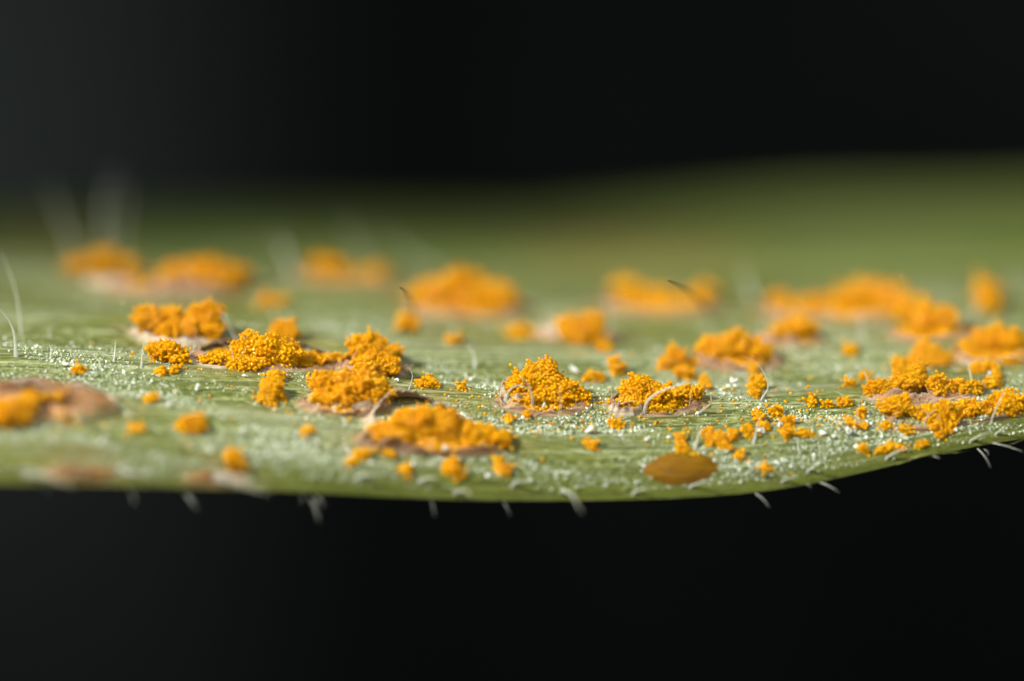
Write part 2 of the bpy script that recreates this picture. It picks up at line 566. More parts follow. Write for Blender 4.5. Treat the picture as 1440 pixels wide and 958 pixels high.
def build_leaf():
    root = link('leaf', None)
    root.location = S(720, 6.0)[0]
    tag(root, 'green grass leaf lying across the picture, speckled with orange rust', 'leaf')
    base = np.array(root.location)
    px = np.concatenate([np.linspace(-900, -60, 70, endpoint=False), np.arange(-60, 1500, 3.0), np.linspace(1500, 2340, 70)])
    t = np.concatenate([np.linspace(0, 1.0, 26, endpoint=False), np.linspace(1.0, 8.0, 210, endpoint=False), np.linspace(8.0, NK - 1, 60)])
    P = surf(px, t)
    n, m = P.shape[:2]
    a = np.gradient(P, axis=0); b = np.gradient(P, axis=1)
    N = np.cross(a, b); N /= np.linalg.norm(N, axis=-1, keepdims=True)
    N[N[..., 2] < -0.5] *= 1
    # underside: coarser rows, meets the top at both margins
    mb = 40
    jb = np.unique(np.concatenate([np.arange(0, 20, 2), np.linspace(20, m - 1, mb).astype(int)]))
    th = 0.34 * np.sqrt(np.clip(np.minimum(t / 1.6, (NK - 1 - t) / 0.7), 0, 1))
    Q = (P - N * th[None, :, None])[:, jb]
    nb = len(jb)
    it = np.arange(n * m).reshape(n, m)
    ib = np.arange(n * nb).reshape(n, nb) + n * m
    ib[:, 0] = it[:, 0]; ib[:, -1] = it[:, -1]
    F1 = np.stack([it[:-1, :-1], it[1:, :-1], it[1:, 1:], it[:-1, 1:]], -1).reshape(-1, 4)
    F2 = np.stack([ib[:-1, :-1], ib[:-1, 1:], ib[1:, 1:], ib[1:, :-1]], -1).reshape(-1, 4)
    V = np.concatenate([P.reshape(-1, 3), Q.reshape(-1, 3)]) - base
    me = new_mesh('blade', V, np.concatenate([F1, F2]))
    # where the veins rise, and where the skin is waxy (not on the margin nor on the far half)
    rb = np.clip((ribs(px[:, None], t[None, :]) - 3.0) / 8.0, 0, 1)
    wx = np.broadcast_to(np.interp(t, [0, 1.6, 3.2, 9.6, 10.6, 14], [0.05, 0.15, 1, 1, 0.25, 0.1])[None], rb.shape)
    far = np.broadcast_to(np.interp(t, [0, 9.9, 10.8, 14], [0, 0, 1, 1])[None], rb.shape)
    global LEAF_GRID
    LEAF_GRID = (me, px, t, jb)
    uv = np.stack(np.broadcast_arrays(px[:, None] / 100.0, t[None, :] + 0.05 * np.sin(px[:, None] / 310.0), 0.0), -1)
    uvf = np.concatenate([uv.reshape(-1, 3), uv[:, jb].reshape(-1, 3)])
    me.attributes.new('blade_uv', 'FLOAT_VECTOR', 'POINT').data.foreach_set('vector', uvf.astype(np.float32).ravel())
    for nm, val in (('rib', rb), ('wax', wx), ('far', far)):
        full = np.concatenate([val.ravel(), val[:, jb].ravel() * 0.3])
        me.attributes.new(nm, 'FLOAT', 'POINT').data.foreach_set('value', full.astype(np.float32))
    link('blade', me, M_LEAF, root)
    return root, base


LEAF, LEAF_BASE = build_leaf()

# ------------------------------------------------------------------ grains
PHI = (1 + 5 ** 0.5) / 2
ICO_V = np.array([(-1, PHI, 0), (1, PHI, 0), (-1, -PHI, 0), (1, -PHI, 0), (0, -1, PHI), (0, 1, PHI), (0, -1, -PHI), (0, 1, -PHI), (PHI, 0, -1), (PHI, 0, 1), (-PHI, 0, -1), (-PHI, 0, 1)], float)
ICO_V /= np.linalg.norm(ICO_V[0])
ICO_F = np.array([(0, 11, 5), (0, 5, 1), (0, 1, 7), (0, 7, 10), (0, 10, 11), (1, 5, 9), (5, 11, 4), (11, 10, 2), (10, 7, 6), (7, 1, 8), (3, 9, 4), (3, 4, 2), (3, 2, 6), (3, 6, 8), (3, 8, 9), (4, 9, 5), (2, 4, 11), (6, 2, 10), (8, 6, 7), (9, 8, 1)])


def subdivide(V, F):
    V = [tuple(v) for v in V]; cache = {}; F2 = []
    def mid(a, b):
        k = (min(a, b), max(a, b))
        if k not in cache:
            p = (np.array(V[a]) + np.array(V[b])) / 2
            V.append(tuple(p / np.linalg.norm(p))); cache[k] = len(V) - 1
        return cache[k]
    for a, b, c in F:
        ab, bc, ca = mid(a, b), mid(b, c), mid(c, a)
        F2 += [(a, ab, ca), (b, bc, ab), (c, ca, bc), (ab, bc, ca)]
    return np.array(V), np.array(F2)


ICO2_V, ICO2_F = subdivide(ICO_V, ICO_F)


def rand_rot(n, r):
    q = r.normal(size=(n, 4)); q /= np.linalg.norm(q, axis=1, keepdims=True)
    w, x, y, z = q.T
    return np.stack([np.stack([1-2*(y*y+z*z), 2*(x*y-z*w), 2*(x*z+y*w)], -1),
                     np.stack([2*(x*y+z*w), 1-2*(x*x+z*z), 2*(y*z-x*w)], -1),
                     np.stack([2*(x*z-y*w), 2*(y*z+x*w), 1-2*(x*x+y*y)], -1)], 1)


OCT_V = np.array([(1, 0, 0), (-1, 0, 0), (0, 1, 0), (0, -1, 0), (0, 0, 1), (0, 0, -1)], float)
OCT_F = np.array([(0, 2, 4), (2, 1, 4), (1, 3, 4), (3, 0, 4), (2, 0, 5), (1, 2, 5), (3, 1, 5), (0, 3, 5)])


def grains(P, R, r, fine=True, squash=(0.8, 1.15)):
    """one ellipsoid per point"""
    BV, BF = (OCT_V, OCT_F) if fine == 'oct' else (ICO2_V, ICO2_F) if fine else (ICO_V, ICO_F)
    n = len(P)
    sc = r.uniform(squash[0], squash[1], (n, 3)) * R[:, None]
    rot = rand_rot(n, r)
    V = np.einsum('nij,nvj->nvi', rot, BV[None] * sc[:, None, :]) + P[:, None, :]
    F = BF[None] + (np.arange(n) * len(BV))[:, None, None]
    return V.reshape(-1, 3), F.reshape(-1, 3)


def sphere_points(n):
    i = np.arange(n) + 0.5
    ph = np.arccos(1 - 2 * i / n); th = np.pi * (1 + 5 ** 0.5) * i
    return np.stack([np.cos(th) * np.sin(ph), np.sin(th) * np.sin(ph), np.cos(ph)], -1)


def heap(lumps, r, size, fine, extra=0.20, bed=None):
    """lumps: (centre, (a, b, c)) -> cauliflower heap of spores over solid cores"""
    cs, rs = [], []
    for c, (a, b, h) in lumps:
        m = min(a, b, h)
        k = int(np.clip(10 * (a * h) / (m * m) , 8, 34))
        dirs = r.normal(size=(k, 3)); dirs /= np.linalg.norm(dirs, axis=1, keepdims=True)
        push = r.uniform(0.70, 1.16, (k, 1))
        rad = (0.56 - 0.30 * (push[:, 0] - 0.70) / 0.46) * r.uniform(0.75, 1.1, k) * m
        dirs[:, 2] = np.where(r.random(k) < 0.4, np.abs(dirs[:, 2]), dirs[:, 2])
        off = dirs * (np.array([a, b, h]) - rad[:, None] * 0.6) * push
        cs.append(c + off[:, :1] * RV + off[:, 1:2] * DV + off[:, 2:3] * UV); rs.append(rad)
        kk = max(1, int(a / max(h, 0.05)))
        for q in np.linspace(-1, 1, 2 * kk + 1) * (1 - min(b, h) / a * 0.9 if a > h else 0):
            cs.append((c + q * a * RV)[None]); rs.append(np.array([0.72 * min(b, h)]))
    cs = np.concatenate(cs); rs = np.concatenate(rs)
    sp = size * 1.72
    pts = []
    for i in range(len(cs)):
        n = max(8, int(4 * np.pi * rs[i] ** 2 / (sp * sp * 0.87)))
        p = cs[i] + sphere_points(n) @ rand_rot(1, r)[0].T * rs[i]
        dd = np.linalg.norm(p[:, None] - cs[None], axis=2)
        ok = (dd > rs[None] - 0.45 * sp).copy()
        ok[:, i] = True
        pts.append(p[ok.all(1)])
    P = np.concatenate(pts)
    P = P + r.normal(size=P.shape) * size * 0.62
    # stray grains standing proud of the heap
    k = int(len(P) * extra)
    if k:
        q = P[r.integers(0, len(P), k)]
        g = q - P.mean(0); g /= np.linalg.norm(g, axis=1, keepdims=True) + 1e-6
        e1 = q + g * size * r.uniform(0.7, 1.5, (k, 1)) + r.normal(size=q.shape) * size * 0.4
        e2 = e1[::3] + (g[::3] + r.normal(size=g[::3].shape) * 0.7) * size * 1.5
        P = np.concatenate([P, e1, e2])
    P = P[above_leaf(P, 0.10)]
    if bed is not None:
        P = np.concatenate([P, bed])
    R = size * np.clip(r.normal(1.0, 0.22, len(P)), 0.55, 1.6)
    V, F = grains(P, R, r, fine)
    CV, CF = grains(cs, rs - size * 0.35, r, True, (0.97, 1.0))  # solid cores
    return np.concatenate([V, CV]), np.concatenate([F, CF + len(V)]), len(P)


TOTAL = [0]


def blur_size(d):
    """grain radius and detail by how far out of focus they stand"""
    b = abs(d)
    if b < 1.5: return 0.0228, False
    if b < 3.0: return 0.029, False
    return 0.044, False


def lump3(px, v, rx, ry, vb=None, deep=None):
    """lump seen at (px, v) with half sizes in picture hundredths, its foot on the leaf at row vb"""
    if vb is None: vb = v + ry * 0.8
    p, n, t = at(px, vb)
    _, _, d = unproj(p)
    b = (deep if deep is not None else (rx + ry) * 0.5 * 0.7) / 100.0
    d = d + b * 0.6
    s = (D + d) / D
    return proj(np.array(px), np.array(v), np.array(d)), (rx / 100 * s, b, ry / 100 * s), d


# ------------------------------------------------------------------ torn skin round a pustule
def flap_dt(px, t0, b, bmax=17.0):
    tl = np.linalg.norm(S(px, t0 + 0.15)[0] - S(px, t0 - 0.15)[0]) / 0.3
    vspan = abs(unproj(S(px, t0 + 0.1))[1][0] - unproj(S(px, t0 - 0.1))[1][0]) / 0.2
    return min(b / tl, bmax / vspan)


def flap_mesh(px, v, a, b, hf, hb, seed, ragged=0.5, inner=0.86, tears=7, flare=0.0, bmax=17.0):
    """a torn rim: half length a (picture hundredths), half depth b (units), heights of the front and back lips"""
    r = np.random.default_rng(seed)
    _, _, t0 = at(px, v)
    nph = 168
    ph = np.linspace(0, 2 * np.pi, nph, endpoint=False)
    dt = flap_dt(px, t0, b, bmax)
    hn = 0.85 + 0.42 * smooth_noise(nph, 12, seed) + 0.34 * smooth_noise(nph, 84, seed + 1)
    tear = np.ones(nph)
    for k in range(tears):
        c = r.uniform(0, 2 * np.pi); w = r.uniform(0.04, 0.16)
        dd = np.abs((ph - c + np.pi) % (2 * np.pi) - np.pi)
        tear *= 1 - ragged * np.exp(-(dd / w) ** 2)
    lip = np.where(np.sin(ph) < 0, hf, hb)
    lip = np.interp(np.sin(ph), [-1, -0.25, 0.25, 1], [hf, 0.5 * (hf + hb) * 0.8 + 0.2 * hf, 0.5 * (hf + hb) * 0.8 + 0.2 * hb, hb])
    edge = 1 + 0.10 * smooth_noise(nph, 7, seed + 2)
    rho = np.array([1.16, 1.09, 1.03, 0.99, 0.95, 0.915, 0.885, 0.86, 0.84])
    hh = np.array([-0.06, 0.07, 0.26, 0.48, 0.66, 0.80, 0.92, 1.0, 1.04])
    rows = []
    for k in range(len(rho)):
        q = (rho[k] - (1 - rho[k]) * 0) * edge
        if rho[k] < 1:
            q = edge * (1 - (1 - rho[k]) * (1 - inner) / 0.16 * (0.6 + 0.4 * hn) * tear + flare * (1 - rho[k]) / 0.16)
        P = S(px + a * q * np.cos(ph), np.clip(t0 + dt * q * np.sin(ph), 0.02, KCREST - 0.2))
        N = normal(px + a * q * np.cos(ph), np.clip(t0 + dt * q * np.sin(ph), 0.05, KCREST - 0.25))
        N = 0.6 * N + 0.4 * UV
        H = hh[k] * lip * np.where(hh[k] > 0.4, hn * tear, 1.0)
        P = P + N * H[:, None]
        P += N * (0.06 * lip * smooth_noise(nph, 40, seed + 5 + k) * (hh[k] > 0.1))[:, None]
        P += DV * (0.25 * lip * hh[k] * smooth_noise(nph, 16, seed + 3))[:, None]
        rows.append(P)
    V = np.array(rows)
    m = len(rho)
    idx = np.arange(m * nph).reshape(m, nph)
    nx = np.roll(idx, -1, axis=1)
    F = np.stack([idx[:-1], nx[:-1], nx[1:], idx[1:]], -1).reshape(-1, 4)
    return V.reshape(-1, 3), F, np.repeat(np.linspace(0, 1, m), nph)


HALOS = []


def add_flap(root, base, spec, seed, name='torn_epidermis'):
    mat = spec.get('mat', M_SKIN)
    t0 = t_at(spec['px'], spec['v'])
    HALOS.append((spec['px'], t0, spec['a'] * 1.35, max(flap_dt(spec['px'], t0, spec['b']) * 1.7, 0.25)))
    kw = {k: spec[k] for k in ('ragged', 'inner', 'tears', 'flare', 'bmax') if k in spec}
    V, F, W = flap_mesh(spec['px'], spec['v'], spec['a'], spec['b'], spec['hf'] * 1.2, spec['hb'] * 0.8, seed, **kw)
    me = new_mesh(name, V - base, F)
    me.attributes.new('lip', 'FLOAT', 'POINT').data.foreach_set('value', W.astype(np.float32))
    o = link(name, me, mat, root)
    sm = o.modifiers.new('thickness', 'SOLIDIFY')
    sm.thickness = 0.010
    sm.offset = 0
    return o


def tube(pts, rad, sides=8):
    pts = np.asarray(pts)
    T = np.gradient(pts, axis=0); T /= np.linalg.norm(T, axis=1, keepdims=True)
    ref = np.array([0.31, 0.77, 0.55])
    A = np.cross(T, ref); A /= np.linalg.norm(A, axis=1, keepdims=True)
    B = np.cross(T, A)
    ph = np.linspace(0, 2 * np.pi, sides, endpoint=False)
    V = pts[:, None] + rad[:, None, None] * (np.cos(ph)[None, :, None] * A[:, None] + np.sin(ph)[None, :, None] * B[:, None])
    n = len(pts)
    idx = np.arange(n * sides).reshape(n, sides); nx = np.roll(idx, -1, 1)
    F = np.stack([idx[:-1], nx[:-1], nx[1:], idx[1:]], -1).reshape(-1, 4)
    return V.reshape(-1, 3), F


SEED = [100]


def shreds(root, base, spec, seed, n=20):
    """fine torn fibres that stand along the lips of an open pustule"""
    r = np.random.default_rng(seed + 9)
    px, t0 = spec['px'], t_at(spec['px'], spec['v'])
    dt = flap_dt(px, t0, spec['b'])
    VV, FF, k = [], [], 0
    for i in range(n):
        a = r.uniform(np.pi * 0.95, 2.05 * np.pi) if r.random() < 0.75 else r.uniform(0, np.pi)
        x = px + spec['a'] * 0.97 * np.cos(a); tt = np.clip(t0 + dt * 0.97 * np.sin(a), 0.1, KCREST - 0.4)
        p0 = S(x, tt)[0] + UV * 0.02
        L = r.uniform(0.10, 0.26) * (1.0 if spec['hf'] > 0.05 else 0.6)
        dr = UV * r.uniform(0.3, 1.0) + RV * r.normal() * 0.9 - DV * r.uniform(-0.2, 0.5)
        dr /= np.linalg.norm(dr)
        cu = r.normal(size=3) * 0.5
        q = np.linspace(0, 1, 6)[:, None]
        P = p0 + dr * L * q + cu * L * q ** 2 * 0.6
        V, F = tube(P, r.uniform(0.008, 0.016) * (1 - 0.8 * q[:, 0]), 4)
        VV.append(V); FF.append(F + k); k += len(V)
    o = link('fibre_shreds', new_mesh('fibre_shreds', np.concatenate(VV) - base, np.concatenate(FF)), M_SHRED, root)
    tag(o, kind='stuff')



def pustule(label, foot, lumps, flaps=(), group='rust pustules on the leaf', name='rust_pustule', strays=14, bedded=True):
    """foot: picture point at its base; lumps: (px, v, rx, ry[, vb[, deep]])"""
    SEED[0] += 17
    r = np.random.default_rng(SEED[0])
    base, _, _ = at(*foot)
    root = link(name, None, loc=base)
    tag(root, label, 'pustule', group)
    for k, f in enumerate(flaps):
        add_flap(root, base, f, SEED[0] + 31 * k)
    if flaps and abs(unproj(base)[2]) < 2.4:
        shreds(root, base, flaps[0], SEED[0])
    L, dm = [], 0
    for l in lumps:
        c, rad, d = lump3(*l)
        if d > 4.5:                      # heaps of the far row are low and broken
            rad = (rad[0] * 0.84, rad[1], rad[2] * 0.84)
        L.append((c, rad)); dm += d / len(lumps)
    if L:
        size, fine = blur_size(dm)
        bed = None
        if flaps and bedded:
            f = flaps[0]
            nb = int(f['a'] / 100 * f['b'] * 3.1 / (size * 1.7) ** 2)
            rr = np.sqrt(r.uniform(0, 0.62, nb)); pp = r.uniform(0, 6.283, nb)
            t0 = t_at(f['px'], f['v'])
            bed = S(f['px'] + f['a'] * rr * np.cos(pp), np.clip(t0 + flap_dt(f['px'], t0, f['b']) * rr * np.sin(pp), 0.1, KCREST - 0.3)) + UV * (size * 0.8 + r.uniform(0, 0.04, (nb, 1)))
        V, F, n = heap(L, r, size, fine, bed=bed)
        # loose grains about the foot
        if strays:
            w = max(l[0] + l[2] for l in lumps) - min(l[0] - l[2] for l in lumps)
            pp = np.array([S(foot[0] + r.normal() * w * 0.42, np.clip(t_at(*foot) + r.normal() * 0.22, 0.1, KCREST - 0.3))[0] for _ in range(strays)]) + UV * size * 0.5
            gv, gf = grains(pp, size * r.uniform(0.8, 1.1, len(pp)), r, fine)
            F = np.concatenate([F, gf + len(V)]); V = np.concatenate([V, gv])
        o = link('spore_mass', new_mesh('spore_mass', V - base, F), M_SPORE, root)
        tag(o, kind='stuff')
        TOTAL[0] += len(F)
    return root


def clump(label, px, v, rx, ry, more=(), group='loose orange spore clumps', vb=None):
    SEED[0] += 17
    r = np.random.default_rng(SEED[0])
    L, dm = [], 0
    allp = [(px, v, rx, ry, vb)] + [(*m, None) if len(m) == 4 else m for m in more]
    for l in allp:
        c, rad, d = lump3(l[0], l[1], l[2] * 0.93, l[3] * 0.95, *l[4:])
        L.append((c, rad)); dm += d / len(allp)
    size, fine = blur_size(dm)
    base, _, _ = at(px, v + ry * 0.8 if vb is None else vb)
    V, F, n = heap(L, r, size, fine, 0.16)
    o = link('spore_clump', None, loc=base)
    tag(link('spore_mass', new_mesh('spore_mass', V - base, F), M_SPORE, o), kind='stuff')
    tag(o, label, 'spore clump', group)
    TOTAL[0] += len(F)
    return o


# ------------------------------------------------------------------ the pustules, near to far
pustule('large brown torn blister with orange spores at left edge of leaf', (50, 598),
        [(8, 584, 32, 20, 608), (-50, 576, 50, 22, 604), (38, 570, 14, 7, 600), (48, 558, 36, 4, 596)],
        [dict(px=40, v=576, a=116, b=1.0, hf=0.30, hb=0.52, ragged=0.2, inner=0.06, tears=3, bmax=20, mat=M_MOUND),
         dict(px=46, v=556, a=104, b=0.35, hf=0.06, hb=0.26, ragged=0.7, tears=9, mat=M_PALE)], bedded=False)
pustule('orange heap with broad brown front lip, largest pustule near lower leaf margin', (612, 640),
        [(598, 597, 52, 25, 628), (545, 612, 34, 17, 632), (646, 613, 42, 19, 634), (690, 619, 30, 20, 640)],
        [dict(px=606, v=626, a=108, b=0.62, hf=0.17, hb=0.20, ragged=0.7),
         dict(px=588, v=600, a=70, b=0.5, hf=0.02, hb=0.30, ragged=0.6, mat=M_PALE)])
pustule('orange heap on fibrous brown torn skin, left of the largest near pustule', (490, 586),
        [(505, 545, 42, 26, 576), (456, 540, 22, 16, 566), (530, 556, 22, 22, 582), (470, 562, 32, 12, 580)],
        [dict(px=490, v=572, a=62, b=0.55, hf=0.20, hb=0.10, ragged=0.7, tears=6),
         dict(px=480, v=566, a=48, b=0.30, hf=0.14, hb=0.05, ragged=0.8, tears=8, mat=M_PALE)])
pustule('tall orange knob at right end of the long split pustule', (522, 530),
        [(516, 490, 26, 24, 522), (543, 497, 19, 14, 524), (530, 514, 34, 16, 532)],
        [dict(px=520, v=522, a=52, b=0.40, hf=0.14, hb=0.12, ragged=0.7)])
pustule('long split pustule with pale back lip and heaped orange middle', (370, 522),
        [(362, 496, 40, 26, 520), (390, 500, 32, 22, 520), (308, 508, 32, 9, 516), (440, 507, 44, 10, 516), (345, 514, 24, 10, 522)],
        [dict(px=372, v=510, a=108, b=0.60, hf=0.06, hb=0.20, ragged=0.3),
         dict(px=305, v=506, a=40, b=0.45, hf=0.02, hb=0.20, ragged=0.2, mat=M_PALE)])
pustule('orange heap with curled ring of pale skin at its left side', (764, 574),
        [(762, 536, 30, 26, 570), (735, 542, 24, 18, 568), (790, 553, 24, 20, 574), (772, 515, 9, 9, 570), (745, 562, 30, 10, 574), (775, 560, 26, 14, 576)],
        [dict(px=762, v=566, a=62, b=0.45, hf=0.09, hb=0.12, ragged=0.8),
         dict(px=722, v=560, a=20, b=0.22, hf=0.14, hb=0.26, ragged=0.4, mat=M_PALE, tears=2)])
pustule('low orange heap crossed by a bent glassy hair', (918, 578),
        [(898, 550, 30, 20, 572), (930, 556, 34, 16, 576), (966, 556, 22, 14, 574), (888, 566, 20, 9, 578)],
        [dict(px=920, v=570, a=66, b=0.45, hf=0.10, hb=0.12, ragged=0.7),
         dict(px=880, v=572, a=26, b=0.22, hf=0.12, hb=0.05, ragged=0.6, mat=M_PALE)], strays=8)
pustule('orange heap with pink lip in front, right of picture centre', (1030, 512),
        [(1004, 494, 25, 18, 512), (1034, 488, 30, 20, 512), (1064, 495, 24, 17, 512)],
        [dict(px=1034, v=510, a=62, b=0.45, hf=0.12, hb=0.12, ragged=0.4, mat=M_SKIN)], strays=5)
pustule('blurred orange cap on pink skin, upper right of the pink lipped heap', (1116, 484),
        [(1120, 464, 28, 16, 484), (1096, 470, 14, 10, 484)],
        [dict(px=1108, v=480, a=52, b=0.5, hf=0.14, hb=0.14, ragged=0.4)], strays=3)
pustule('blurred orange heap with pale pink blob on its left, above centre', (815, 486),
        [(832, 456, 18, 17, 480), (806, 462, 18, 20, 484), (820, 470, 26, 14, 486)],
        [dict(px=808, v=478, a=62, b=0.5, hf=0.09, hb=0.14, ragged=0.5),
         dict(px=772, v=474, a=22, b=0.3, hf=0.22, hb=0.22, ragged=0.3, inner=0.4, mat=M_PALE)], strays=4)
pustule('wide blurred orange heap in the back row, above centre', (650, 438),
        [(610, 414, 34, 21, 436), (650, 408, 38, 23, 436), (694, 416, 34, 20, 438), (668, 424, 50, 12, 440)],
        [dict(px=650, v=434, a=84, b=0.7, hf=0.09, hb=0.12, ragged=0.4)], strays=4)
pustule('orange tufts over pale torn skin, left of the long split pustule', (250, 484),
        [(208, 448, 20, 17, 478), (240, 446, 16, 15, 478), (284, 448, 28, 24, 480), (260, 462, 30, 13, 482), (236, 470, 14, 14, 484), (296, 468, 16, 14, 484)],
        [dict(px=246, v=474, a=62, b=0.6, hf=0.12, hb=0.08, ragged=0.6, mat=M_PALE)], strays=4)
pustule('blurred orange heap on long brown skin in the far left row', (290, 412),
        [(250, 388, 28, 19, 410), (286, 384, 32, 22, 412), (326, 390, 28, 16, 410), (290, 400, 40, 12, 414)],
        [dict(px=240, v=410, a=92, b=0.8, hf=0.28, hb=0.12, ragged=0.3)], strays=3)
pustule('hazy orange heap with pale skin below, leftmost of the far row', (148, 394),
        [(114, 376, 18, 8, 390), (150, 368, 18, 15, 392), (176, 375, 12, 9, 392)],
        [dict(px=165, v=400, a=44, b=0.6, hf=0.18, hb=0.08, ragged=0.3, mat=M_PALE)], strays=3)
pustule('hazy orange heap behind a thick blurred hair in the far row', (466, 396),
        [(464, 377, 28, 12, 394), (524, 386, 16, 6, 394)],
        [dict(px=490, v=394, a=74, b=0.6, hf=0.09, hb=0.10, ragged=0.3)], strays=3)
pustule('faint long orange smear in the far row, behind a dark curved hair', (930, 432),
        [(885, 407, 22, 12, 424), (926, 416, 20, 9, 428), (985, 413, 16, 10, 426)],
        [dict(px=930, v=430, a=86, b=0.7, hf=0.09, hb=0.10, ragged=0.3)], strays=3)
pustule('small faint orange heap at left end of the far right row', (1110, 436),
        [(1096, 422, 16, 11, 434), (1146, 427, 24, 6, 436)],
        [dict(px=1130, v=436, a=62, b=0.6, hf=0.09, hb=0.08, ragged=0.3)], strays=2)
pustule('big blurred orange heap in the far right row, below bright green', (1222, 440),
        [(1196, 420, 28, 15, 438), (1226, 412, 32, 18, 438), (1248, 422, 22, 16, 440)],
        [dict(px=1215, v=440, a=70, b=0.6, hf=0.09, hb=0.10, ragged=0.3)], strays=2)
pustule('blurred orange double lump stepping down to the right in far right row', (1300, 466),
        [(1286, 436, 24, 19, 456), (1316, 452, 25, 22, 474), (1272, 440, 14, 14, 456)],
        [dict(px=1310, v=468, a=62, b=0.6, hf=0.10, hb=0.10, ragged=0.3)], strays=2)
pustule('blurred orange heap against the right picture edge', (1400, 500),
        [(1396, 476, 26, 17, 496), (1370, 487, 18, 10, 498), (1424, 480, 16, 14, 498)],
        [dict(px=1400, v=496, a=62, b=0.5, hf=0.08, hb=0.12, ragged=0.5)], strays=4)
pustule('upper split of the sharp right pustule with streaky brown skin', (1300, 562),
        [(1234, 546, 18, 13, 562), (1274, 540, 24, 12, 560), (1318, 548, 15, 20, 566), (1352, 546, 28, 11, 562), (1290, 526, 14, 18, 556)],
        [dict(px=1300, v=556, a=78, b=0.42, hf=0.08, hb=0.20, ragged=0.5, inner=0.55),
         dict(px=1296, v=560, a=60, b=0.20, hf=0.10, hb=0.10, ragged=0.3, inner=0.3)], strays=10, bedded=False)
pustule('lower split of the sharp right pustule, orange spilling to the margin', (1330, 598),
        [(1262, 574, 24, 19, 592), (1302, 582, 22, 12, 594), (1326, 588, 26, 22, 604), (1366, 576, 30, 12, 590), (1418, 570, 30, 20, 588), (1324, 604, 13, 12, 612)],
        [dict(px=1340, v=588, a=96, b=0.28, hf=0.06, hb=0.12, ragged=0.7)], strays=10, bedded=False)

# the smooth unopened blister near the margin
def amber_blister():
    px, v, a, b, h = 958, 659, 0.56, 23.0, 0.12
    base, _, t0 = at(px, v)
    X = S(px + 40, t0)[0] - S(px - 40, t0)[0]; X /= np.linalg.norm(X)
    T = S(px, t0 + 0.7)[0] - S(px, t0 - 0.7)[0]; T /= np.linalg.norm(T)
    N = np.cross(X, T)
    bb = b / 100.0 / abs(T @ UV)
    nph = 96
    ph = np.linspace(0, 2 * np.pi, nph, endpoint=False)
    edge = 1 + 0.05 * smooth_noise(nph, 6, 55)
    rows = []
    for rho in np.linspace(1.0, 0.02, 18):
        q = rho * edge
        H = h * (1 - rho ** 2) ** 0.7 - 0.02
        W = H * (1 + 0.05 * smooth_noise(nph, 8, int(rho * 90)))
        rows.append(base + (a * q * np.cos(ph))[:, None] * X + (bb * q * np.sin(ph))[:, None] * T + W[:, None] * N)
    V = np.array(rows).reshape(-1, 3)
    m = len(rows)
    idx = np.arange(m * nph).reshape(m, nph); nx = np.roll(idx, -1, 1)
    F = np.stack([idx[:-1], nx[:-1], nx[1:], idx[1:]], -1).reshape(-1, 4)
    root = link('unopened_pustule', None, loc=base)
    tag(root, 'smooth oval amber brown blister near the lower right margin', 'pustule', 'rust pustules on the leaf')
    link('blister_skin', new_mesh('blister_skin', V - base, F), M_AMBER, root)
    HALOS.append((px, t0, 62, 0.55))


amber_blister()
# two brown pustules right on the lower left margin
for lab, px, v, a, lum in (('brown blister on the lower left leaf margin, nothing orange on it', 112, 668, 50, []),
                           ('brown blister on the lower margin under a blurred hair bundle', 306, 674, 42, [])):
    pustule(lab, (px, v), lum, [dict(px=px, v=v, a=a, b=0.5, hf=0.05, hb=0.05, ragged=0.2, inner=0.05, tears=1, mat=M_RUST, bmax=10)], strays=0)

